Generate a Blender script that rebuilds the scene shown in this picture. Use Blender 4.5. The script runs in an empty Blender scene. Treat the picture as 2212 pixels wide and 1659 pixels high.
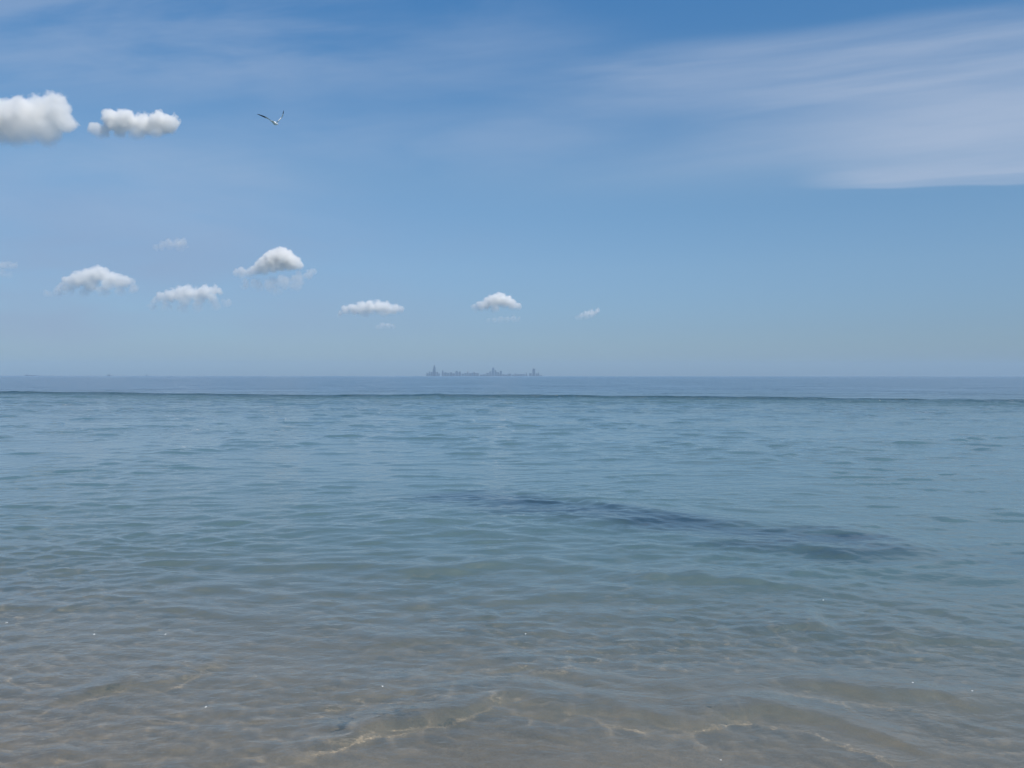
import bpy, bmesh, math, random
import numpy as np
from mathutils import Vector, Matrix

# ------------------------------------------------------------------ camera
FOC = 850.0 / 1024.0                       # focal length / image width
H = 1.70                                   # eye height above the water
sc = bpy.context.scene
cd = bpy.data.cameras.new("camera")
cam = bpy.data.objects.new("camera", cd)
sc.collection.objects.link(cam)
cam.location = (0, 0, H)
cd.sensor_width = 36.0
cd.lens = 36.0 * FOC
cam.rotation_euler = (math.radians(90 - 0.53), math.radians(0.0), 0)
cam.rotation_euler.rotate_axis('Z', math.radians(0.03))
cd.clip_start = 0.1
cd.clip_end = 200000
sc.camera = cam

# ------------------------------------------------------------------ light
SUN_EL = math.radians(52)
SUN_AZ = math.radians(142)                 # clockwise from +Y (view direction)
sd = bpy.data.lights.new("sun", 'SUN')
sd.energy = 4.4
sd.angle = math.radians(0.5)
sd.color = (1.0, 0.94, 0.86)
sun = bpy.data.objects.new("sun", sd)
sc.collection.objects.link(sun)
sdir = Vector((math.sin(SUN_AZ) * math.cos(SUN_EL), math.cos(SUN_AZ) * math.cos(SUN_EL), math.sin(SUN_EL)))
sun.rotation_euler = sdir.to_track_quat('Z', 'Y').to_euler()
sun.location = (30, -30, 60)
sd.cycles.is_caustics_light = True

sc.view_settings.view_transform = 'Standard'
sc.view_settings.look = 'None'
sc.view_settings.exposure = 0.0
sc.view_settings.gamma = 1.0
sc.cycles.volume_bounces = 12
sc.cycles.max_bounces = 14
sc.cycles.transparent_max_bounces = 12
sc.cycles.use_denoising = True
sc.cycles.volume_max_steps = 256
sc.cycles.volume_step_rate = 0.6


# ------------------------------------------------------------------ node helpers
class NT:
    def __init__(s, tree):
        s.t = tree
        s.n = tree.nodes
        s.l = tree.links

    def node(s, typ, **kw):
        nd = s.n.new(typ)
        for k, v in kw.items():
            setattr(nd, k, v)
        return nd

    def put(s, sock, v):
        if hasattr(v, 'is_output') or isinstance(v, bpy.types.NodeSocket):
            s.l.new(v, sock)
        else:
            sock.default_value = v

    def m(s, op, a, b=None, c=None, clamp=False):
        nd = s.n.new('ShaderNodeMath')
        nd.operation = op
        nd.use_clamp = clamp
        s.put(nd.inputs[0], a)
        if b is not None:
            s.put(nd.inputs[1], b)
        if c is not None:
            s.put(nd.inputs[2], c)
        return nd.outputs[0]

    def v(s, op, a, b=None, out=0):
        nd = s.n.new('ShaderNodeVectorMath')
        nd.operation = op
        s.put(nd.inputs[0], a)
        if b is not None:
            s.put(nd.inputs[1], b)
        return nd.outputs[out]

    def xyz(s, x, y, z):
        nd = s.n.new('ShaderNodeCombineXYZ')
        s.put(nd.inputs[0], x)
        s.put(nd.inputs[1], y)
        s.put(nd.inputs[2], z)
        return nd.outputs[0]

    def sep(s, v):
        nd = s.n.new('ShaderNodeSeparateXYZ')
        s.l.new(v, nd.inputs[0])
        return nd.outputs

    def noise(s, vec, scale, detail=3, rough=0.5, dist=0.0, lac=2.0):
        nd = s.n.new('ShaderNodeTexNoise')
        s.put(nd.inputs['Vector'], vec)
        s.put(nd.inputs['Scale'], scale)
        s.put(nd.inputs['Detail'], detail)
        s.put(nd.inputs['Roughness'], rough)
        s.put(nd.inputs['Distortion'], dist)
        s.put(nd.inputs['Lacunarity'], lac)
        return nd.outputs['Fac']

    def ss(s, x, lo, hi, a=0.0, b=1.0):          # smooth step / map range
        nd = s.n.new('ShaderNodeMapRange')
        nd.interpolation_type = 'SMOOTHSTEP'
        s.put(nd.inputs[0], x)
        s.put(nd.inputs[1], lo)
        s.put(nd.inputs[2], hi)
        s.put(nd.inputs[3], a)
        s.put(nd.inputs[4], b)
        return nd.outputs[0]

    def mix(s, f, a, b):
        nd = s.n.new('ShaderNodeMix')
        nd.data_type = 'RGBA'
        s.put(nd.inputs[0], f)
        s.put(nd.inputs[6], a)
        s.put(nd.inputs[7], b)
        return nd.outputs[2]

    def ramp(s, f, stops, interp='EASE'):
        nd = s.n.new('ShaderNodeValToRGB')
        cr = nd.color_ramp
        cr.interpolation = interp
        while len(cr.elements) < len(stops):
            cr.elements.new(0.5)
        for e, (p, c) in zip(cr.elements, stops):
            e.position = p
            e.color = (*c, 1) if len(c) == 3 else c
        s.put(nd.inputs[0], f)
        return nd.outputs[0]


def mat(name):
    m = bpy.data.materials.new(name)
    m.use_nodes = True
    m.node_tree.nodes.clear()
    k = NT(m.node_tree)
    out = k.node('ShaderNodeOutputMaterial')
    return m, k, out


def tag(o, label=None, cat=None, group=None, kind=None):
    if label: o['label'] = label
    if cat: o['category'] = cat
    if group: o['group'] = group
    if kind: o['kind'] = kind
    return o


def link(name, me, parent=None):
    o = bpy.data.objects.new(name, me)
    sc.collection.objects.link(o)
    if parent: o.parent = parent
    return o


# photo coordinates (2212 px wide view of it) -> direction tangents
F22 = FOC * 2212
def U(px): return (px - 1106) / F22
def V(py): return (812 - py) / F22

# ------------------------------------------------------------------ sky
w = bpy.data.worlds.new("World")
sc.world = w
w.use_nodes = True
w.node_tree.nodes.clear()
k = NT(w.node_tree)
sky = k.node('ShaderNodeTexSky', sky_type='NISHITA', sun_disc=False)
sky.sun_elevation = SUN_EL
sky.sun_rotation = SUN_AZ
sky.altitude = 180
sky.air_density = 1.0
sky.dust_density = 0.6
sky.ozone_density = 2.0
SKY_GAIN = 0.085
tc = k.node('ShaderNodeTexCoord')
d = k.sep(tc.outputs['Generated'])
yy = k.m('MAXIMUM', d[1], 0.05)
u = k.m('DIVIDE', d[0], yy)
v = k.m('DIVIDE', d[2], yy)
el = k.m('ARCSINE', d[2])
# milky moisture towards the horizon, part of the sky's own colour
tint = k.ramp(k.m('MULTIPLY', el, 2.0, clamp=True), [
    (0.0, (0.54, 0.71, 0.99)), (0.11, (0.61, 0.765, 1.03)), (0.25, (0.78, 0.96, 1.14)), (0.455, (0.87, 1.15, 1.28)),
    (0.81, (0.64, 1.20, 1.52)), (1.0, (0.58, 1.2, 1.6))], 'LINEAR')
base = k.v('MULTIPLY', sky.outputs[0], tint)

warp = k.noise(k.xyz(k.m('MULTIPLY', u, 2.0), k.m('MULTIPLY', v, 5.0), 3.3), 1.0, 3, 0.5)
warpc = k.m('SUBTRACT', warp, 0.5)

def band(x0, y0, x1, y1, wid, soft_lo, soft_hi, fade_l, fade_r, gain, sx, sy, seed, curve=0.0, lo=0.35, hi=0.75):
    """streak of high cloud round the line (x0,y0)-(x1,y1) given in sky tangents"""
    u0, v0, u1, v1 = U(x0), V(y0), U(x1), V(y1)
    sl = (v1 - v0) / (u1 - u0)
    du = k.m('SUBTRACT', u, u0)
    c = k.m('ADD', k.m('MULTIPLY', du, sl), v0)
    if curve:
        c = k.m('ADD', c, k.m('MULTIPLY', k.m('MULTIPLY', du, du), curve))
    dv = k.m('SUBTRACT', v, c)
    dv = k.m('ADD', dv, k.m('MULTIPLY', warpc, 0.03))
    lo_e = k.ss(dv, -wid - soft_lo, -wid)
    hi_e = k.ss(dv, wid, wid + soft_hi, 1.0, 0.0)
    fl = k.ss(u, U(fade_l[0]), U(fade_l[1]))
    fr = k.ss(u, U(fade_r[0]), U(fade_r[1]), 1.0, 0.0)
    n = k.noise(k.xyz(k.m('MULTIPLY', u, sx), k.m('MULTIPLY', dv, sy), seed), 1.0, 5, 0.55, 0.4)
    n = k.ss(n, lo, hi)
    r = k.m('MULTIPLY', k.m('MULTIPLY', lo_e, hi_e), k.m('MULTIPLY', fl, fr))
    return k.m('MULTIPLY', k.m('MULTIPLY', r, n), gain)

bands = [
    band(1100, 210, 2212, 110, 0.020, 0.030, 0.030, (950, 1500), (3200, 4200), 0.40, 2.5, 20, 1.7, 0.06, 0.25, 0.75),
    band(1500, 245, 2212, 150, 0.006, 0.008, 0.012, (1450, 1750), (3200, 4200), 0.30, 2.0, 40, 5.1, 0.05, 0.2, 0.7),
    band(1600, 175, 2212, 75, 0.004, 0.012, 0.012, (1500, 1900), (3200, 4200), 0.24, 3.0, 70, 8.2, 0.05, 0.2, 0.7),
    band(1500, 290, 2212, 230, 0.025, 0.030, 0.030, (1250, 2000), (3400, 4400), 0.42, 1.8, 14, 2.9, 0.04, 0.2, 0.7),
    band(1740, 335, 2212, 310, 0.034, 0.004, 0.040, (1650, 2150), (3400, 4400), 0.80, 1.6, 11, 7.7, 0.0, 0.05, 0.8),
    band(1700, 392, 2212, 388, 0.005, 0.004, 0.020, (1690, 1900), (3400, 4400), 0.42, 3.0, 30, 4.4, 0.0, 0.1, 0.6),
    band(1000, 300, 2212, 200, 0.05, 0.06, 0.06, (800, 1900), (3400, 4400), 0.32, 1.6, 9, 14.7, 0.0, 0.2, 0.8),
    band(1900, 330, 2212, 320, 0.03, 0.02, 0.05, (1750, 2350), (3400, 4400), 0.30, 1.6, 9, 17.7, 0.0, 0.1, 0.8),
    band(0, 60, 1000, 10, 0.05, 0.06, 0.05, (-900, -300), (900, 1300), 0.30, 3.0, 12, 9.4, 0.0, 0.35, 0.75),
    band(300, 220, 1200, 190, 0.05, 0.08, 0.05, (-200, 500), (1100, 1500), 0.20, 2.5, 10, 6.4, 0.0, 0.3, 0.75),
    band(-200, 330, 700, 460, 0.03, 0.05, 0.04, (-900, -300), (500, 900), 0.16, 3.0, 14, 11.4, 0.0, 0.3, 0.7),
]
cir = bands[0]
for b_ in bands[1:]:
    cir = k.m('ADD', cir, b_)
# low bank of thin moist air at the left
lowl = k.m('MULTIPLY', k.ss(u, U(-200), U(1500), 1.0, 0.0), k.m('MULTIPLY', k.ss(v, 0.0, 0.07), k.ss(v, 0.10, 0.30, 1.0, 0.0)))
ln = k.noise(k.xyz(k.m('MULTIPLY', u, 4.0), k.m('MULTIPLY', v, 14.0), 2.2), 1.0, 4, 0.5)
lowl = k.m('MULTIPLY', k.m('MULTIPLY', lowl, k.ss(ln, 0.15, 0.75)), 0.65)
fib = k.noise(k.xyz(k.m('MULTIPLY', u, 6.0), k.m('MULTIPLY', k.m('SUBTRACT', v, k.m('MULTIPLY', u, 0.12)), 130.0), 1.2), 1.0, 4, 0.6, 0.8)
cir = k.m('MULTIPLY', cir, k.ss(fib, 0.2, 0.8, 0.90, 1.10))
cir = k.m('SUBTRACT', 1.0, k.m('EXPONENT', k.m('MULTIPLY', cir, -1.35)))
cir = k.m('MULTIPLY', cir, k.ss(d[1], 0.1, 0.4))
white = (5.2, 6.2, 8.0, 1)
skyc = k.mix(cir, k.mix(lowl, base, (3.5, 4.1, 5.9, 1)), white)
bg = k.node('ShaderNodeBackground')
k.l.new(skyc, bg.inputs[0])
bg.inputs[1].default_value = SKY_GAIN
wo = k.node('ShaderNodeOutputWorld')
k.l.new(bg.outputs[0], wo.inputs[0])

# ------------------------------------------------------------------ lake shape
def sstep(x, a, b):
    t = np.clip((x - a) / (b - a), 0, 1)
    return t * t * (3 - 2 * t)

def vnoise(x, y, seed):
    """smooth value noise, vectorised"""
    rs = np.random.RandomState(seed)
    tab = rs.rand(256, 256)
    xi = np.floor(x).astype(int); yi = np.floor(y).astype(int)
    fx = x - xi; fy = y - yi
    fx = fx * fx * (3 - 2 * fx); fy = fy * fy * (3 - 2 * fy)
    a = tab[xi & 255, yi & 255]; b = tab[(xi + 1) & 255, yi & 255]
    c = tab[xi & 255, (yi + 1) & 255]; e = tab[(xi + 1) & 255, (yi + 1) & 255]
    return (a * (1 - fx) + b * fx) * (1 - fy) + (c * (1 - fx) + e * fx) * fy

def bed_z(x, y):
    """lake bed: dry beach behind the camera, shelving slowly, deeper to the right"""
    s = y + 0.24 * x
    z = np.where(s < 1.0, 0.06 * (1.0 - s), -0.075 * (s - 1.0))
    z = np.where(s > 5, -0.30 - 0.12 * (s - 5), z)
    z = np.where(s > 14, -1.38 - 0.03 * (s - 14), z)
    z = np.maximum(z, -5.0)
    z = np.minimum(z, 3.0)
    z = z + 0.035 * (vnoise(x * 0.7 + 9, y * 1.1 + 4, 5) - 0.5) * sstep(y, -3, 3)
    return z

rs = np.random.RandomState(11)
comps = []
def add_comps(n, l0, l1, slope, spread, mean=0.0):
    for i in range(n):
        lam = l0 * (l1 / l0) ** rs.rand()
        th = math.radians(mean) + rs.randn() * math.radians(spread)
        kk = 2 * math.pi / lam
        amp = slope / kk * math.sqrt(2.0 / n)
        comps.append((lam, kk * math.sin(th), kk * math.cos(th), amp, rs.rand() * 6.283, th))
add_comps(14, 3.5, 9.0, 0.012, 18, -3)
add_comps(20, 1.3, 3.4, 0.024, 30, -2)
NA = len(comps)
add_comps(10, 0.9, 2.0, 0.013, 24, -2)
add_comps(56, 0.26, 0.95, 0.046, 34, -4)
NB = len(comps)
add_comps(60, 0.08, 0.30, 0.060, 42, 0)

def ridge_line(x):        # the low wave ridge about 70 m out
    return 61.0 - 0.28 * x + 2.0 * np.sin(x * 0.11 + 1)

def wave(x, y, sp):
    """water height; sp = local mesh spacing, finer waves fade into the bump"""
    wx = x + 0.5 * (vnoise(x * 0.35, y * 0.35, 21) - 0.5) * 2
    wy = y + 0.35 * (vnoise(x * 0.30 + 40, y * 0.45, 22) - 0.5) * 2
    g1 = 0.3 + 1.5 * sstep(vnoise(x * 0.30 + 3, y * 0.40, 31), 0.3, 0.85)
    g2 = 0.25 + 1.5 * sstep(vnoise(x * 0.5 + 13, y * 0.7, 32) * 0.6 + 0.4 * vnoise(x * 1.7, y * 1.7, 33), 0.3, 0.8)
    z = np.zeros_like(x)
    for i, (lam, kx, ky, amp, ph, th) in enumerate(comps):
        f = sstep(lam / sp, 2.5, 5.0)
        g = 1.0 if i < NA else (g1 if i < NB else g2)
        if i < NA:
            f = f * (0.10 + 0.90 * sstep(y, 12, 40))
        s = np.sin(kx * wx + ky * wy + ph)
        s = s + 0.30 * (s * s)          # slightly peaked crests
        z += amp * f * g * s
    # scattered short wavelets, separate little humps between smoother water
    n_a = vnoise(wx * 1.5 + 0.5 * y + 5, wy * 3.6, 41) * 0.6 + vnoise(wx * 2.3 - 0.4 * y, wy * 4.9 + 9, 42) * 0.4
    n_b = vnoise(wx * 0.75 + 0.2 * y, wy * 1.5 + 3, 43) * 0.6 + vnoise(wx * 1.3 - 0.2 * y, wy * 2.3 + 1, 44) * 0.4
    n_c = vnoise(wx * 0.30, wy * 0.55, 45) * 0.6 + vnoise(wx * 0.5 - 0.1 * y, wy * 0.8, 46) * 0.4
    z += 0.020 * sstep(n_a, 0.58, 0.86) * sstep(y, 6, 10) * (1 - sstep(y, 20, 34))
    z += 0.050 * sstep(n_b, 0.60, 0.86) * sstep(y, 12, 20) * (1 - sstep(y, 50, 80))
    z += 0.11 * sstep(n_c, 0.60, 0.86) * sstep(y, 30, 50) * (1 - sstep(y, 110, 150))
    return z + wavelets(x, y)

def ray(px, py):
    y_ = H / ((py - 812) / (FOC * 2212))
    return (px - 1106) / (FOC * 2212) * y_, y_
WL = [  # crests of the small breaking-in wavelets over the shallows: polyline, strength
    ([(1230, 1272), (1420, 1252), (1700, 1275), (2120, 1322)], 1.0),
    ([(-150, 1345), (60, 1330), (330, 1312), (560, 1345), (720, 1362)], 0.9),
    ([(760, 1405), (900, 1390), (1080, 1415)], 0.7),
    ([(80, 1540), (250, 1490), (460, 1462)], 0.9),
    ([(780, 1245), (900, 1228), (1060, 1240), (1290, 1246)], 0.7),
    ([(1880, 1400), (2010, 1376), (2230, 1392), (2400, 1410)], 1.0),
    ([(640, 1620), (860, 1560), (1080, 1528), (1400, 1532), (1700, 1560), (2000, 1640)], 1.2),
    ([(1640, 1388), (1730, 1372), (1810, 1362)], 0.9),
    ([(1080, 1462), (1400, 1474), (1750, 1500), (2212, 1500)], 0.8),
    ([(30, 1200), (200, 1172), (420, 1162)], 0.7),
    ([(500, 1500), (700, 1490), (950, 1502)], 0.6),
    ([(1010, 1084), (1180, 1078), (1500, 1118)], 0.8),
    ([(1200, 1128), (1420, 1116), (1650, 1130), (1900, 1150)], 1.0),
    ([(1290, 1190), (1560, 1180), (1930, 1178)], 0.6),
    ([(1700, 1176), (1850, 1186), (2050, 1176)], 0.8),
    ([(1950, 1120), (2100, 1122), (2300, 1112)], 0.5),
    ([(380, 1285), (470, 1276), (560, 1286)], 0.5),
    ([(1900, 1030), (2080, 1028), (2260, 1032)], 0.5),
    ([(150, 1002), (300, 996), (420, 1004)], 0.4),
    ([(1150, 982), (1250, 978), (1320, 984)], 0.5),
    ([(1650, 1060), (1740, 1056), (1830, 1060)], 0.5),
    ([(-100, 1110), (60, 1102), (170, 1108)], 0.5),
]
def wavelets(x, y):
    z = np.zeros_like(x)
    m_ = y < 40
    xs_, ys_ = x[m_], y[m_]
    acc = np.zeros_like(xs_)
    wob = (vnoise(xs_ * 1.3, ys_ * 0.8, 61) - 0.5)
    wob2 = (vnoise(xs_ * 4.5, ys_ * 3, 62) - 0.5)
    for n_, (pts, st) in enumerate(WL):
        P_ = [ray(*p) for p in pts]
        P_.sort()
        px_ = np.array([p[0] for p in P_]); py_ = np.array([p[1] for p in P_])
        ym = py_.mean()
        wd = 0.022 * ym + 0.02
        fs = 5.0 / max(ym, 5.0)
        yc = np.interp(xs_, px_, py_) + wob * wd * 3.2 + (vnoise(xs_ * 4.2 * fs, ys_ * 3 * fs, 62) - 0.5) * wd * 1.5 + (vnoise(xs_ * 12 * fs, ys_ * 9 * fs, 64) - 0.5) * wd * 0.5
        L = px_[-1] - px_[0]
        end = sstep(xs_, px_[0] - 0.12 * L, px_[0] + 0.2 * L) * (1 - sstep(xs_, px_[-1] - 0.2 * L, px_[-1] + 0.12 * L))
        dd = ys_ - yc
        prof = np.exp(-(dd / np.where(dd < 0, wd * 0.9, wd * 2.4)) ** 2)
        acc += prof * end * st * wd * 0.23 * fs ** 0.7 * (0.15 + 1.5 * vnoise(xs_ * 1.6 * fs + n_ * 7, ys_ * 0.3, 63) * (0.6 + 0.8 * vnoise(xs_ * 6 * fs + n_ * 3, ys_ * 2 * fs, 65)))
    z[m_] = acc
    return z

def fan(rows, ncol, half_deg, fn):
    """graded sheet: rows of y, columns spread outwards so the mesh is fine near the shore"""
    ang = np.linspace(-half_deg, half_deg, ncol)
    t = np.tan(np.radians(ang))
    Y = np.repeat(rows[:, None], ncol, 1)
    X = (np.maximum(Y, 0) + 5.0 * (Y < 1e9) * np.exp(-np.maximum(Y, 0) / 6.0)) * t[None, :]
    Z, attrs = fn(X, Y)
    nr = len(rows)
    co = np.stack([X, Y, Z], -1).reshape(-1, 3).astype(np.float32)
    i = (np.arange(nr - 1)[:, None] * ncol + np.arange(ncol - 1)[None, :]).reshape(-1)
    q = np.stack([i, i + 1, i + ncol + 1, i + ncol], -1).astype(np.int32)
    me = bpy.data.meshes.new("sheet")
    me.vertices.add(len(co)); me.vertices.foreach_set('co', co.ravel())
    me.loops.add(q.size); me.loops.foreach_set('vertex_index', q.ravel())
    me.polygons.add(len(q)); me.polygons.foreach_set('loop_start', np.arange(0, q.size, 4, dtype=np.int32))
    me.update(calc_edges=True)
    me.polygons.foreach_set('use_smooth', np.ones(len(q), dtype=bool))
    for an, av in attrs.items():
        a = me.attributes.new(an, 'FLOAT', 'POINT')
        a.data.foreach_set('value', av.reshape(-1).astype(np.float32))
    return me

def patch_mask(x, y):
    """rippled patch right of the middle, its deep sky reflection painted as dark colour"""
    # axis from (-0.3, 12.2) to (5.2, 8.2)
    ax, ay, bx, by = -0.5, 11.9, 3.1, 8.75
    L2 = (bx - ax) ** 2 + (by - ay) ** 2
    t = ((x - ax) * (bx - ax) + (y - ay) * (by - ay)) / L2
    tc_ = np.clip(t, 0, 1)
    px = ax + tc_ * (bx - ax); py = ay + tc_ * (by - ay)
    dd = np.hypot(x - px, y - py)
    wob = 0.5 * (vnoise(x * 1.1, y * 1.1, 77) - 0.5) + 0.9 * (vnoise(x * 1.3 + 0.5 * y, y * 4.5, 78) - 0.5)
    main = sstep(0.95 - dd + wob, -0.2, 1.1)
    d2 = np.hypot((x - 4.9) / 1.6, (y - 8.0) / 0.8)
    return np.maximum(main, 0.45 * sstep(1.0 - d2 + wob, 0.0, 1.2))

rows_near = [0.6]
while rows_near[-1] < 160: rows_near.append(rows_near[-1] * 1.0042)
r = rows_near[-1]; rows_far = []
while r < 60000:
    r *= 1.06; rows_far.append(r)
rows_w = np.array(rows_near + rows_far)

def water_fn(X, Y):
    sp = np.maximum(Y * 0.0042, 0.003)
    Z = wave(X, Y, sp)
    depth = np.maximum(-bed_z(X, Y), 0.0)
    # waves shrink in the last centimetres at the beach
    Z = Z * (0.25 + 0.75 * sstep(depth, 0.0, 0.35)) * (1 - sstep(Y, 110, 150))
    rl = ridge_line(X)
    dr = (Y - rl)
    Z = Z * (1 - 0.8 * sstep(dr, 10, 14))
    wob = 5 * (vnoise(X * 0.10, Y * 0.05, 91) - 0.5) + 3 * (vnoise(X * 0.5, Y * 0.1, 92) - 0.5)
    e_ = dr + 0.5 * wob - 9.0
    ridge = np.exp(np.minimum(e_, 0) / 7.5) * (1 - sstep(e_, 0.0, 1.2))
    Z = Z + 0.07 * np.exp(-((dr - 9.5 + 0.4 * wob) / 2.2) ** 2) * (0.3 + 1.4 * vnoise(X * 0.16, Y * 0.02, 93))
    return Z, {'depth': depth, 'ridge': ridge, 'offshore': sstep(dr, 0.0, 10.0), 'ripple_dark': patch_mask(X, Y)}

water = link('water', fan(rows_w, 1000, 42, water_fn))
tag(water, 'calm blue green lake water with small ripples', kind='structure')

rows_b = [-25, -18, -12, -8, -5, -3, -1.5, -0.5, 0.3]
r = 0.6
while r < 60: rows_b.append(r); r *= 1.012
while r < 60000: rows_b.append(r); r *= 1.12
def bed_fn(X, Y):
    Z = bed_z(X, Y)
    near = 1 - sstep(Y, 15, 30)
    Z = Z + near * 0.006 * np.sin(2 * math.pi * (Y + 0.25 * np.sin(X * 1.3) + 0.3 * vnoise(X * 2, Y * 2, 8)) / 0.16) * vnoise(X * .8, Y * .8, 9)
    return Z, {'ripple_dark': patch_mask(X, Y)}
bedrows = np.array(rows_b)
bed = link('lakebed', fan(bedrows, 500, 46, bed_fn))
tag(bed, 'pale brown sandy lake bed shelving away from the beach', kind='structure')

# --- sand
m, k, out = mat('sand')
geo = k.node('ShaderNodeNewGeometry')
P = geo.outputs['Position']
n1 = k.noise(P, 1.3, 5, 0.6)
n2 = k.noise(P, 60, 3, 0.6)
n3 = k.noise(P, 350, 2, 0.5)
c = k.ramp(n1, [(0.3, (0.33, 0.25, 0.17)), (0.7, (0.51, 0.40, 0.285))])
c = k.mix(k.ss(n2, 0.35, 0.7), c, (0.40, 0.32, 0.23, 1))
c = k.mix(k.m('MULTIPLY', k.ss(n3, 0.62, 0.7), 0.6), c, (0.10, 0.08, 0.06, 1))
at = k.node('ShaderNodeAttribute', attribute_name='ripple_dark')
wd = k.m('MULTIPLY', at.outputs['Fac'], k.ss(k.noise(P, 2.5, 4, 0.6), 0.3, 0.55))
c = k.mix(wd, c, (0.012, 0.03, 0.035, 1))  # dark sky reflection of the rippled patch, painted onto the sand
bs = k.node('ShaderNodeBsdfDiffuse')
k.l.new(c, bs.inputs[0])
bp = k.node('ShaderNodeBump'); bp.inputs['Strength'].default_value = 0.5; bp.inputs['Distance'].default_value = 0.01
k.l.new(n2, bp.inputs['Height']); k.l.new(bp.outputs[0], bs.inputs['Normal'])
k.l.new(bs.outputs[0], out.inputs[0])
bed.data.materials.append(m)

# --- water
m, k, out = mat('lake_water')
geo = k.node('ShaderNodeNewGeometry')
P = geo.outputs['Position']
x, y, z = k.sep(P)
def attr(nm): return k.node('ShaderNodeAttribute', attribute_name=nm).outputs['Fac']
depth, ridge, offs, ripple_dark = attr('depth'), attr('ridge'), attr('offshore'), attr('ripple_dark')
pa = k.xyz(k.m('MULTIPLY', x, 0.62), y, 0.0)
wv = k.v('ADD', pa, k.v('SCALE', k.xyz(k.noise(P, 0.8, 2), k.noise(P, 0.7, 2), 0.0), (0, 0, 0)))
h1 = k.noise(pa, 9.0, 3, 0.55, 0.6)       # 11 cm ripples
h2 = k.noise(pa, 2.6, 3, 0.5, 0.8)        # 40 cm
h3 = k.noise(pa, 0.55, 3, 0.55, 0.8)      # 2 m, offshore
far = k.ss(y, 18, 60)
hh = k.m('MULTIPLY', h1, k.ss(y, 8, 40, 0.007, 0.004))
hh = k.m('ADD', hh, k.m('MULTIPLY', h2, k.ss(y, 8, 40, 0.008, 0.055)))
hh = k.m('ADD', hh, k.m('MULTIPLY', h3, k.ss(y, 15, 90, 0.0, 0.32)))
h0 = k.noise(P, 26.0, 2, 0.5, 0.4)
hh = k.m('ADD', hh, k.m('MULTIPLY', h0, k.ss(y, 4, 14, 0.002, 0.0)))
gust = k.ss(k.noise(k.xyz(k.m('MULTIPLY', x, 0.05), k.m('MULTIPLY', y, 0.16), 4.0), 1.0, 3, 0.55), 0.3, 0.7, 0.6, 1.35)
hh = k.m('MULTIPLY', hh, gust)
hh = k.m('MULTIPLY', hh, k.m('ADD', 1.0, k.m('MULTIPLY', ridge, 8.0)))
bp = k.node('ShaderNodeBump'); bp.inputs['Strength'].default_value = 1.0; bp.inputs['Distance'].default_value = 1.0
k.l.new(hh, bp.inputs['Height'])
N = bp.outputs[0]
fr = k.node('ShaderNodeFresnel'); fr.inputs[0].default_value = 1.333
k.l.new(N, fr.inputs['Normal'])
gl = k.node('ShaderNodeBsdfGlossy')
gl.inputs['Color'].default_value = (1, 1, 1, 1)
k.put(gl.inputs['Roughness'], k.m('ADD', k.ss(y, 5, 120, 0.03, 0.22), k.m('MULTIPLY', ridge, 0.1)))
k.l.new(N, gl.inputs['Normal'])
rf = k.node('ShaderNodeBsdfRefraction')
rf.inputs['IOR'].default_value = 1.333
rf.inputs['Roughness'].default_value = 0.0
rf.inputs['Color'].default_value = (0.97, 0.985, 0.965, 1)
k.l.new(N, rf.inputs['Normal'])
body = k.ramp(k.m('MULTIPLY', depth, 0.4, clamp=True), [
    (0.0, (0.16, 0.17, 0.155)), (0.12, (0.145, 0.185, 0.175)), (0.26, (0.108, 0.175, 0.175)), (0.9, (0.085, 0.15, 0.165))], 'LINEAR')
body = k.mix(offs, body, (0.04, 0.085, 0.11, 1))
dash = k.ss(k.noise(k.xyz(k.m('MULTIPLY', x, 0.16), k.m('MULTIPLY', y, 0.5), 7.0), 1.0, 3, 0.6), 0.38, 0.6, 0.15, 1.0)
ridge = k.m('MULTIPLY', ridge, dash)
body = k.mix(k.m('MULTIPLY', ridge, 1.0), body, (0.012, 0.05, 0.065, 1))  # dark of the steep wave faces, painted into the body colour
body = k.mix(k.m('MULTIPLY', ripple_dark, 0.7), body, (0.01, 0.033, 0.062, 1))  # same ripple reflection painted into the water colour
df = k.node('ShaderNodeBsdfDiffuse')
k.l.new(body, df.inputs[0])
opac = k.m('SUBTRACT', 1.0, k.m('EXPONENT', k.m('MULTIPLY', depth, -2.0)))
mx = k.node('ShaderNodeMixShader')
k.l.new(opac, mx.inputs[0]); k.l.new(rf.outputs[0], mx.inputs[1]); k.l.new(df.outputs[0], mx.inputs[2])
mx2 = k.node('ShaderNodeMixShader')
k.l.new(fr.outputs[0], mx2.inputs[0]); k.l.new(mx.outputs[0], mx2.inputs[1]); k.l.new(gl.outputs[0], mx2.inputs[2])
k.l.new(mx2.outputs[0], out.inputs[0])
water.data.materials.append(m)
water.cycles.is_caustics_caster = True
bed.cycles.is_caustics_receiver = True

# ------------------------------------------------------------------ far city
D = 30000.0
PX = D / (FOC * 3264)          # metres per photo pixel (3264 wide) at that distance
def bx(bm, x0, x1, y0, y1, z0, z1, taper=0.0):
    t = taper
    vs = [bm.verts.new(p) for p in ((x0, y0, z0), (x1, y0, z0), (x1, y1, z0), (x0, y1, z0),
          (x0 + (x1 - x0) * t, y0 + (y1 - y0) * t, z1), (x1 - (x1 - x0) * t, y0 + (y1 - y0) * t, z1),
          (x1 - (x1 - x0) * t, y1 - (y1 - y0) * t, z1), (x0 + (x1 - x0) * t, y1 - (y1 - y0) * t, z1))]
    for f in ((3, 2, 1, 0), (4, 5, 6, 7), (0, 1, 5, 4), (1, 2, 6, 5), (2, 3, 7, 6), (3, 0, 4, 7)):
        bm.faces.new([vs[i] for i in f])

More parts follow.
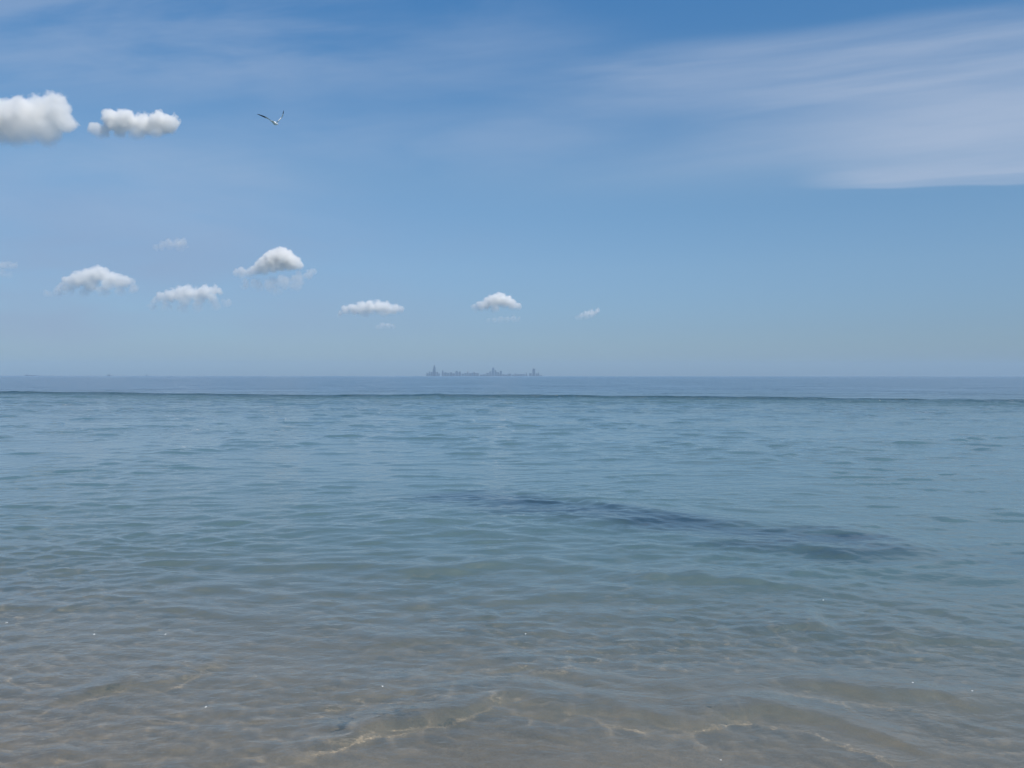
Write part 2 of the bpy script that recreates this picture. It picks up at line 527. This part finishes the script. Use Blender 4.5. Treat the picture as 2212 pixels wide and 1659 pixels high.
def facade(name, colr, glass):
    m, k, out = mat(name)
    geo = k.node('ShaderNodeNewGeometry')
    px_, py_, pz_ = k.sep(geo.outputs['Position'])
    fl = k.m('GREATER_THAN', k.m('FRACT', k.m('DIVIDE', pz_, 4.0)), 0.45)
    co_ = k.m('GREATER_THAN', k.m('FRACT', k.m('DIVIDE', k.m('ADD', px_, py_), 6.0)), 0.3)
    c = k.mix(k.m('MULTIPLY', fl, co_), (*colr, 1), (*glass, 1))
    b = k.node('ShaderNodeBsdfPrincipled')
    k.l.new(c, b.inputs['Base Color']); b.inputs['Roughness'].default_value = 0.6
    k.l.new(b.outputs[0], out.inputs[0])
    return m
FM = {'dark': facade('dark_facade', (0.05, 0.05, 0.055), (0.02, 0.025, 0.03)),
      'stone': facade('stone_facade', (0.08, 0.09, 0.095), (0.03, 0.04, 0.05)),
      'glass': facade('glass_facade', (0.07, 0.09, 0.11), (0.04, 0.06, 0.08)),
      'brown': facade('brown_facade', (0.06, 0.065, 0.065), (0.04, 0.04, 0.05))}
mm, k, out = mat('mast_steel')
b = k.node('ShaderNodeBsdfPrincipled'); b.inputs['Base Color'].default_value = (0.3, 0.3, 0.3, 1); b.inputs['Roughness'].default_value = 0.5
k.l.new(b.outputs[0], out.inputs[0]); MAST = mm

def building(px0, px1, h, label, style='stone', tiers=None, masts=None, depth=45, dy=0, taper=0.0, roof=None, group='skyline buildings on the far shore'):
    """px0..px1 and h in photo pixels; tiers = [(fraction of width from, to, up to fraction of height)]"""
    cx = ((px0 + px1) / 2 - 1632) * PX
    wd = (px1 - px0) * PX
    hh = h * PX
    root = bpy.data.objects.new('tower' if h > 12 else 'building', None)
    sc.collection.objects.link(root)
    root.location = (cx * (D + dy) / D, D + dy, 1.0)
    sc_ = (D + dy) / D; wd *= sc_; hh *= sc_
    tag(root, label, 'skyscraper' if h > 12 else 'building', group)
    z0 = 0.0
    bm = bmesh.new()
    tiers = tiers or [(0.0, 1.0, 1.0)]
    for i, (a, b_, f) in enumerate(tiers):
        bx(bm, -wd / 2 + a * wd, -wd / 2 + b_ * wd, -depth / 2 + a * 6, depth / 2 - a * 6, z0, f * hh, taper)
        z0 = f * hh
    me = bpy.data.meshes.new('walls'); bm.to_mesh(me); bm.free()
    me.materials.append(FM[style]); link('walls', me, root)
    if roof == 'pyramid':
        bm = bmesh.new(); bx(bm, -wd * 0.4, wd * 0.4, -depth * 0.4, depth * 0.4, hh, hh + wd * 0.8, 0.46)
    else:
        a, b_, f = tiers[-1]
        bm = bmesh.new(); bx(bm, -wd / 2 + wd * (a + (b_ - a) * .3), -wd / 2 + wd * (b_ - (b_ - a) * .3), -depth * .2, depth * .2, hh, hh + 5)
    me = bpy.data.meshes.new('roof'); bm.to_mesh(me); bm.free(); me.materials.append(MAST); link('roof', me, root)
    for (mx_, mh) in masts or []:
        bm = bmesh.new()
        x0 = -wd / 2 + mx_ * wd
        bx(bm, x0 - 2.5, x0 + 2.5, -2.5, 2.5, hh, hh + mh * PX * 0.5)
        bx(bm, x0 - 1.2, x0 + 1.2, -1.2, 1.2, hh + mh * PX * 0.5, hh + mh * PX)
        me = bpy.data.meshes.new('antenna'); bm.to_mesh(me); bm.free(); me.materials.append(MAST); link('antenna', me, root)
    return root

T3 = [(0, 1, .5), (0.12, 0.88, .8), (0.3, 0.7, 1)]
building(1359, 1365, 10, 'short stone block at the left end of the far skyline', 'stone')
building(1366, 1372, 15, 'mid height tower just left of the tallest dark tower', 'glass', T3, dy=150)
building(1373, 1379, 13, 'squat tower touching the left side of the tallest tower', 'brown')
building(1380, 1389.5, 34, 'tallest dark stepped tower of the skyline with two thin masts', 'dark',
         [(0, 1, .45), (0, 0.85, .62), (0.15, 0.85, .82), (0.28, 0.72, 1)], [(0.38, 7), (0.62, 8)], depth=70)
building(1391, 1396, 13, 'stone block touching the right side of the tallest tower', 'stone', dy=80)
building(1397, 1402, 9, 'low glass block in the gap right of the tallest tower', 'glass')
building(1408, 1414.5, 19, 'slim stepped tower second to the right of the tallest tower', 'stone', T3)
building(1416, 1424, 12, 'flat topped block just right of the slim stepped tower', 'glass', dy=120)
building(1425, 1433, 10.5, 'broad stone block between slim tower and twin topped block', 'stone')
building(1434, 1441, 12, 'dark slab in the left centre of the skyline', 'dark', dy=60)
building(1442, 1450, 9, 'brown block left of the broad pale tower', 'brown')
building(1451.5, 1461, 16.5, 'broad pale tower between tallest tower and centre cluster', 'stone', [(0, 1, .7), (.05, .8, 1)])
building(1462, 1469, 15, 'brown tower attached right of the broad pale tower', 'brown', [(0, 1, .8), (.3, .9, 1)], dy=90)
building(1471, 1480, 8, 'low glass slab right of the brown tower', 'glass')
building(1481, 1487, 10, 'stone block left of the thin spired tower', 'stone', dy=40)
building(1488, 1494, 14, 'thin tower with pointed roof in mid skyline', 'stone', T3, roof='pyramid')
building(1495, 1503, 9, 'wide low block right of the pointed roof tower', 'brown')
building(1504, 1509, 11, 'glass block left of the narrow dark tower', 'glass', dy=70)
building(1510, 1516, 13.5, 'narrow dark tower halfway to the centre cluster', 'dark', [(0, 1, .7), (0, .6, 1)])
building(1517, 1527, 9.5, 'wide flat stone block right of the narrow dark tower', 'stone')
building(1530, 1538, 5, 'very low block in the dip before centre cluster', 'brown')
building(1539, 1549, 6, 'low wide glass block at foot of centre cluster', 'glass')
building(1550, 1558, 10, 'brown block at the left foot of the centre cluster', 'brown', dy=30)
building(1559, 1565.5, 17, 'stepped tower left of the highest centre tower', 'stone', T3)
building(1566.5, 1576, 27, 'highest glass tower in the centre cluster with one spire', 'glass',
         [(0, 1, .6), (.1, .95, .8), (.3, .9, 1)], [(0.6, 6)], depth=60)
building(1577, 1584, 19, 'shouldered tower just right of highest centre tower', 'glass', [(0, 1, .75), (0, .6, 1)], dy=60)
building(1585, 1591, 12.5, 'plain stone block in the right of the centre cluster', 'stone')
building(1592, 1599.5, 16.5, 'dark flat topped tower ending the centre cluster', 'dark', [(0, 1, .6), (.2, 1, 1)])
building(1601, 1609, 6, 'low stone block right of the centre cluster', 'stone', dy=40)
building(1610, 1617, 5, 'small brown block second right of the centre cluster', 'brown')
building(1618, 1629, 8, 'wide stone slab between centre cluster and right tower', 'stone')
building(1631, 1639, 5, 'low glass block right of the wide stone slab', 'glass')
building(1640, 1646, 8, 'compact dark block halfway to the right hand tower', 'dark')
building(1647, 1655, 6, 'low stone block right of the compact dark block', 'stone', dy=60)
building(1656, 1665, 6.5, 'brown block in the low right part of skyline', 'brown')
building(1666, 1673, 7, 'glass block left of the small stepped tower', 'glass')
building(1675, 1681, 11, 'small stepped stone tower left of right hand tower', 'stone', T3)
building(1686, 1695, 9, 'stone block at the left foot of right hand tower', 'stone')
building(1696.5, 1706.5, 24, 'tall dark tapering tower at the right with two masts', 'dark', [(0, 1, .98), (.1, .9, 1)], [(0.35, 7), (0.65, 6)], taper=0.10, depth=55)
building(1708, 1712, 9, 'brown block at the right foot of tapering tower', 'brown', dy=40)
building(1713, 1719, 11, 'last taller stone block at right end of skyline', 'stone', [(0, 1, .7), (.2, .8, 1)])
building(1721, 1728, 4, 'lowest glass block closing the skyline at right', 'glass')

# low far shore
m, k, out = mat('far_land')
geo = k.node('ShaderNodeNewGeometry')
c = k.ramp(k.noise(geo.outputs['Position'], 0.004, 4), [(0.35, (0.05, 0.075, 0.04)), (0.65, (0.11, 0.11, 0.09))])
b = k.node('ShaderNodeBsdfDiffuse'); k.l.new(c, b.inputs[0]); k.l.new(b.outputs[0], out.inputs[0])
bm = bmesh.new()
xs = np.linspace(-22000, 22000, 700)
hs = 2 + 12 * vnoise(xs * 0.004, xs * 0 + 1, 55) * vnoise(xs * 0.0007 + 5, xs * 0, 56)
left = sstep(xs, -19000, -12500)
hs = hs * (1 - left * 0.55)
prev = None
for xx, h_ in zip(xs, hs):
    row = [bm.verts.new((xx, D - 250, -2)), bm.verts.new((xx, D - 150, float(h_))), bm.verts.new((xx, D + 900, float(h_))), bm.verts.new((xx, D + 1000, -2))]
    if prev:
        for a in range(3):
            bm.faces.new((prev[a], row[a], row[a + 1], prev[a + 1]))
    prev = row
me = bpy.data.meshes.new('far_shore'); bm.to_mesh(me); bm.free(); me.materials.append(m)
tag(link('terrain', me), 'thin low line of the far shore on the horizon', kind='structure')
SB = 'small buildings far left on the horizon'
building(80, 91, 3.6, 'low dark building at the far left end of the horizon', 'dark', group=SB)
building(94, 118, 2.2, 'long low shed right of the far left horizon building', 'brown', group=SB)
building(342, 353, 4.6, 'isolated block alone on the horizon below the left clouds', 'stone', [(0, 1, .6), (.2, .8, 1)], group=SB)
building(466, 471, 3.4, 'tiny narrow block on the horizon right of the isolated block', 'glass', group=SB)

# ------------------------------------------------------------------ cumulus clouds
def cloud(name_label, blobs, dist, dens, seed, nscale=1.0, puff=0.55, depthf=0.8, warpk=1.5, group='small white cumulus clouds', parent=None):
    """blobs = (px, py, radius px) in the 2212-wide photo; built at true size, dist metres away"""
    xs_ = [b[0] for b in blobs]; ys_ = [b[1] for b in blobs]
    cx, cy = (min(xs_) + max(xs_)) / 2, (min(ys_) + max(ys_)) / 2
    S = dist / F22
    rr = random.Random(seed)
    bl = []
    for (px, py, rp) in blobs:
        bl.append(((px - cx) * S, rr.uniform(-0.35, 0.35) * rp * S * depthf, -(py - cy) * S, rp * S))
    # hull a little larger than the blobs, remeshed into one closed skin
    bm = bmesh.new()
    for (x_, y_, z_, r_) in bl:
        bmesh.ops.create_icosphere(bm, subdivisions=2, radius=r_ * 1.35, matrix=Matrix.Translation((x_, y_, z_)))
    me = bpy.data.meshes.new('cloud'); bm.to_mesh(me); bm.free()
    o = link('cumulus_cloud', me)
    R = min(b[3] for b in bl)
    rm = o.modifiers.new('r', 'REMESH'); rm.mode = 'VOXEL'; rm.voxel_size = max(R * 0.22, S * 1.5)
    dg = bpy.context.evaluated_depsgraph_get()
    me2 = bpy.data.meshes.new_from_object(o.evaluated_get(dg))
    o.modifiers.clear(); o.data = me2
    o.location = (U(cx) * dist, dist, H + V(cy) * dist)
    if parent:
        o.name = 'hazy_base'; o.parent = parent; o.location = o.location - parent.location
    else:
        tag(o, name_label, 'cloud', group)
    m, k, out = mat('cloud_vapour')
    tco = k.node('ShaderNodeTexCoord')
    P0 = tco.outputs['Object']
    Rm = sum(b[3] for b in bl) / len(bl)
    wn = k.node('ShaderNodeTexNoise'); k.l.new(P0, wn.inputs['Vector']); wn.inputs['Scale'].default_value = 0.55 / Rm; wn.inputs['Detail'].default_value = 2
    wv_ = k.v('SUBTRACT', wn.outputs['Color'], (0.5, 0.5, 0.5))
    sc_n = k.node('ShaderNodeVectorMath', operation='SCALE'); k.l.new(wv_, sc_n.inputs[0]); sc_n.inputs['Scale'].default_value = warpk * Rm
    Pp = k.v('ADD', P0, sc_n.outputs[0])
    nz = k.noise(P0, nscale * 1.4 / Rm, 8, 0.70, 0.3)
    nz = k.m('MULTIPLY', k.m('SUBTRACT', nz, 0.5), puff * 2)
    f = None
    for (x_, y_, z_, r_) in bl:
        dd = k.v('DISTANCE', Pp, (x_, y_, z_), out=1)
        g = k.m('MULTIPLY_ADD', dd, -1.0 / (r_ * 1.12), 1.0)
        f = g if f is None else k.m('SMOOTH_MAX', f, g, 0.25)
    f = k.m('ADD', f, nz)
    # vapour thins out towards the flat base
    zl = k.sep(Pp)[2]
    zb = min(b[2] - b[3] for b in bl); zt = max(b[2] + b[3] for b in bl)
    f2 = k.ss(f, 0.08, 0.34)
    thin = k.ss(zl, zb, zb + 0.75 * (zt - zb), 0.05, 1.0)
    dn = k.m('MULTIPLY', k.m('MULTIPLY', f2, thin), dens * 2.2 / Rm)
    pv = k.node('ShaderNodeVolumePrincipled')
    pv.inputs['Color'].default_value = (0.999, 0.992, 0.978, 1)
    pv.inputs['Anisotropy'].default_value = 0.15
    k.l.new(dn, pv.inputs['Density'])
    k.l.new(pv.outputs[0], out.inputs['Volume'])
    me2.materials.clear(); me2.materials.append(m)
    return o

cloud('largest puffy white cloud cut by the left edge of the sky',
      [(-30, 262, 34), (5, 254, 38), (38, 245, 32), (60, 260, 44), (88, 242, 36), (120, 223, 27), (130, 250, 35), (104, 284, 32), (52, 290, 34), (150, 268, 18), (10, 290, 28)], 3300, 1.6, 1, 1.1, 0.6)
cloud('long white cloud with a small round puff at its left end',
      [(209, 283, 17), (226, 282, 13), (245, 262, 21), (275, 264, 25), (310, 268, 25), (345, 264, 24), (368, 266, 22), (265, 282, 17), (300, 286, 17), (340, 284, 17)], 3500, 1.7, 2, 1.1, 0.6, warpk=1.3)
whale = cloud('bright sharp edged cloud rising to the right like a whale',
      [(512, 589, 9), (524, 590, 12), (538, 590, 12), (550, 584, 13), (562, 577, 15), (575, 570, 18), (588, 560, 19), (603, 553, 20), (622, 560, 20), (636, 566, 16), (647, 573, 10), (572, 582, 12), (590, 576, 13), (608, 572, 14), (626, 571, 13)], 7600, 2.0, 3, 1.0, 0.5, 0.35, 1.0)
cloud('', [(530, 612, 12), (555, 616, 14), (585, 614, 16), (615, 608, 17), (645, 600, 15), (670, 594, 12), (640, 618, 14), (600, 630, 13), (680, 588, 9)], 7620, 0.26, 23, 0.8, 1.0, warpk=2.0, parent=whale)
soft = cloud('soft cloud with a small peak low on the left',
      [(135, 622, 12), (152, 612, 14), (168, 604, 17), (190, 600, 18), (205, 594, 17), (220, 592, 18), (235, 600, 17), (250, 604, 16), (268, 606, 15), (283, 609, 10), (200, 615, 16), (235, 615, 14)], 7800, 1.1, 4, 1.1, 0.75)
cloud('', [(105, 634, 9), (125, 630, 11), (150, 628, 12), (185, 630, 13), (225, 630, 14), (260, 628, 13), (290, 624, 10)], 7820, 0.22, 24, 0.8, 1.0, warpk=2.0, parent=soft)
faded = cloud('faded low cloud below and left of the bright whale shaped cloud',
      [(335, 650, 10), (350, 644, 13), (368, 638, 15), (388, 633, 16), (408, 632, 17), (428, 634, 16), (446, 630, 15), (462, 627, 12), (474, 630, 8), (400, 648, 14), (430, 648, 14), (460, 646, 12)], 8600, 0.85, 5, 1.1, 0.8)
cloud('', [(330, 662, 10), (360, 664, 12), (395, 665, 13), (430, 664, 13), (465, 660, 12), (490, 652, 9)], 8620, 0.2, 25, 0.8, 1.0, warpk=2.0, parent=faded)
cloud('flat bottomed low cloud left of the distant skyline',
      [(735, 676, 8), (748, 671, 11), (764, 667, 13), (782, 665, 14), (800, 664, 15), (818, 662, 15), (836, 665, 14), (852, 666, 12), (866, 669, 8), (790, 676, 10), (830, 676, 10)], 10500, 1.1, 6, 1.0, 0.75)
cloud('domed low cloud straight above the distant skyline',
      [(1026, 666, 8), (1038, 661, 11), (1052, 655, 13), (1066, 650, 15), (1080, 647, 16), (1094, 650, 15), (1106, 656, 12), (1118, 661, 8), (1070, 664, 11)], 10000, 1.4, 7, 1.0, 0.7)
cloud('small ragged wisp right of the domed cloud above the skyline',
      [(1246, 686, 6), (1256, 683, 8), (1267, 680, 9), (1278, 676, 10), (1290, 672, 7)], 11000, 0.4, 8, 1.0, 0.9)
cloud('faint wisp high between the two left cloud rows',
      [(338, 535, 8), (352, 531, 10), (368, 528, 12), (384, 526, 13), (398, 526, 11), (392, 538, 9)], 7000, 0.2, 9, 1.0, 0.9)
cloud('faint wisp at the left edge halfway down the sky',
      [(-5, 575, 10), (8, 574, 10), (22, 573, 9), (34, 573, 7), (4, 592, 10), (20, 595, 9)], 7600, 0.17, 10, 1.0, 0.9)
cloud('tiny faint puff under the flat bottomed low cloud',
      [(816, 706, 6), (826, 704, 8), (838, 703, 8), (850, 705, 6)], 12000, 0.22, 11, 1.0, 0.8)
cloud('thin pale streak under the domed cloud above the skyline',
      [(1056, 693, 6), (1068, 691, 7), (1082, 690, 8), (1096, 689, 8), (1110, 688, 8), (1120, 688, 6)], 11500, 0.14, 12, 1.0, 0.8)

# ------------------------------------------------------------------ gull
def gull():
    Db = 32.0
    q = Db / (FOC * 3264)                 # metres per photo pixel
    cx, cy = 877.5, 394.0                 # body centre in the photo
    loc = Vector(((cx - 1632) * q, Db, H + (1198 - cy) * q))
    bm = bmesh.new()
    MW, MG, MB, MY = 0, 1, 2, 3
    fwd = Vector((0.12, 0.99, 0.04)).normalized()     # flies away and to the right
    right = fwd.cross(Vector((0, 0, 1))).normalized()
    up = right.cross(fwd)
    # body: rings along fwd
    prof = [(-0.30, 0.004, 0.055, .01), (-0.24, 0.010, 0.062, .005), (-0.17, 0.022, 0.045, 0), (-0.08, 0.048, 0.052, -.004), (0.02, 0.064, 0.064, -.006),
            (0.11, 0.058, 0.058, 0), (0.17, 0.040, 0.040, .012), (0.205, 0.034, 0.032, .022), (0.235, 0.036, 0.034, .026), (0.265, 0.026, 0.026, .024),
            (0.285, 0.010, 0.011, .02), (0.315, 0.007, 0.008, .017), (0.338, 0.002, 0.003, .010)]
    NS = 12
    rings = []
    for (t, rz, rx, oz) in prof:
        rings.append([bm.verts.new(fwd * t + up * (oz + rz * math.sin(a)) + right * rx * math.cos(a)) for a in [2 * math.pi * i / NS for i in range(NS)]])
    for i in range(len(rings) - 1):
        for j in range(NS):
            f = bm.faces.new((rings[i][j], rings[i][(j + 1) % NS], rings[i + 1][(j + 1) % NS], rings[i + 1][j]))
            f.material_index = MY if prof[i][0] >= 0.285 else MW
            f.smooth = True
    bm.faces.new(rings[0][::-1]); bm.faces.new(rings[-1])
    # wings: stations (side, height, fore-aft of leading edge, chord, thickness)
    def wing(pts, nb, top=1):
        prev = None
        for n_, (p, chord, th, pitch) in enumerate(pts):
            p = Vector(p)
            nrm = Vector((0, 0, 1))
            cdir = (-fwd + Vector((0, 0, pitch))).normalized()
            sec = []
            for (a, b) in ((0, 0), (0.25, 0.9), (0.6, 0.6), (1.0, 0.0), (0.6, -0.25), (0.25, -0.45)):
                sec.append(bm.verts.new(p + cdir * chord * a + WN * th * b))
            if prev:
                for j in range(6):
                    f = bm.faces.new((prev[j], prev[(j + 1) % 6], sec[(j + 1) % 6], sec[j]))
                    f.smooth = True
                    f.material_index = MB if n_ >= len(pts) - nb else (top if j < 3 else MW)
            else:
                bm.faces.new(sec)
            prev = sec
        bm.faces.new(prev)
    # left wing (image plane offsets in px * q)
    def P(dx, dz, dy): return (dx * q, dy, dz * q)
    WN = Vector((-0.45, 0, 0.9)).normalized() * 1.0
    wing([(P(1, 2, 0.12), 0.20, 0.026, .1), (P(-8, 5, 0.15), 0.18, 0.024, .2), (P(-18, 12, 0.19), 0.165, 0.02, .25), (P(-26, 18, 0.24), 0.16, 0.018, .28),
          (P(-33, 21, 0.24), 0.15, 0.016, .3), (P(-39, 22.5, 0.17), 0.14, 0.014, .3), (P(-47, 24.5, 0.06), 0.11, 0.010, .25), (P(-55, 26.5, -0.06), 0.02, 0.004, .1)], 3)
    WN = Vector((0.85, 0, 0.5)).normalized()
    wing([(P(2, 2, 0.12), 0.18, 0.03, -.1), (P(8, 8, 0.15), 0.17, 0.036, -.35), (P(13, 16, 0.20), 0.15, 0.034, -.35), (P(18, 25, 0.27), 0.13, 0.03, -.3),
          (P(20.5, 28.5, 0.24), 0.11, 0.02, -0.3), (P(24, 32.5, 0.17), 0.08, 0.013, 0), (P(27, 36, 0.06), 0.06, 0.010, .0), (P(30, 38.5, -0.05), 0.02, 0.004, .05)], 2, 0)  # upper side white too: sunlight on this wing put into its colour
    bmesh.ops.recalc_face_normals(bm, faces=bm.faces)
    me = bpy.data.meshes.new('gull'); bm.to_mesh(me); bm.free()
    for nm, colr in (('white_feather', (0.88, 0.88, 0.86)), ('grey_feather', (0.50, 0.52, 0.55)), ('black_feather', (0.02, 0.02, 0.025)), ('yellow_beak', (0.6, 0.4, 0.06))):
        m, k, out = mat(nm)
        b = k.node('ShaderNodeBsdfPrincipled')
        tcn = k.node('ShaderNodeTexCoord')
        nn = k.noise(tcn.outputs['Object'], 60, 3)
        k.l.new(k.mix(k.m('MULTIPLY', nn, 0.25), (*colr, 1), tuple(c_ * 0.7 for c_ in colr) + (1,)), b.inputs['Base Color'])
        b.inputs['Roughness'].default_value = 0.8
        k.l.new(b.outputs[0], out.inputs[0])
        me.materials.append(m)
    o = link('seagull', me)
    o.location = loc
    tag(o, 'white gull with black wing tips gliding in the upper left sky', 'bird')
gull()

# ------------------------------------------------------------------ small clusters of white balls on the shallows
m, k, out = mat('speck')
b = k.node('ShaderNodeBsdfPrincipled'); b.inputs['Base Color'].default_value = (0.85, 0.85, 0.82, 1); b.inputs['Roughness'].default_value = 0.4
k.l.new(b.outputs[0], out.inputs[0])
rr = random.Random(4)
for (px, py, lb) in ((2627, 1919, 'white fleck farthest from the beach, on the green wave band at right'),
                     (2915, 2193, 'left one of the two close white flecks at lower right'),
                     (3104, 2217, 'right one of the two close white flecks at lower right'),
                     (2300, 2430, 'white fleck at the very bottom, nearest to the beach'),
                     (1676, 2030, 'lone white fleck in the middle of the near water'),
                     (18, 1990, 'white fleck at the left edge of the near water'),
                     (653, 2260, 'white fleck at lower left over the brown sandy shallows'),
                     (295, 2027, 'left one of the two white flecks level with each other at left'),
                     (1218, 2208, 'white fleck just above the near brown wavelet left of centre'),
                     (524, 2027, 'right one of the two white flecks level with each other at left')):
    x_, y_ = ray(px * 2212 / 3264, py * 2212 / 3264)
    wz = float(water_fn(np.array([[x_]]), np.array([[y_]]))[0][0, 0])
    q = y_ / (FOC * 3264)
    bm = bmesh.new()
    for i in range(7):
        r_ = q * rr.uniform(0.5, 1.1)
        bmesh.ops.create_icosphere(bm, subdivisions=2, radius=r_, matrix=Matrix.Translation((rr.uniform(-2.5, 2.5) * q, rr.uniform(-3, 3) * q, r_ * 0.3)))
    me = bpy.data.meshes.new('white_fleck'); bm.to_mesh(me); bm.free(); me.materials.append(m)
    for p in me.polygons: p.use_smooth = True
    o = link('white_fleck', me); o.location = (x_, y_, wz)
    tag(o, lb, 'speck', 'white flecks scattered over the shallows')

# ------------------------------------------------------------------ haze
bm = bmesh.new()
bx(bm, -30000, 30000, -400, 34000, -6.0, 520.0)
me = bpy.data.meshes.new('haze'); bm.to_mesh(me); bm.free()
hz = link('haze', me)
tag(hz, 'pale even haze over the lake', kind='stuff')
m, k, out = mat('haze_air')
pv = k.node('ShaderNodeVolumePrincipled')
pv.inputs['Color'].default_value = (0.50, 0.69, 0.88, 1)
pv.inputs['Density'].default_value = 2.5e-5
pv.inputs['Anisotropy'].default_value = 0.0
k.l.new(pv.outputs[0], out.inputs['Volume'])
me.materials.append(m)
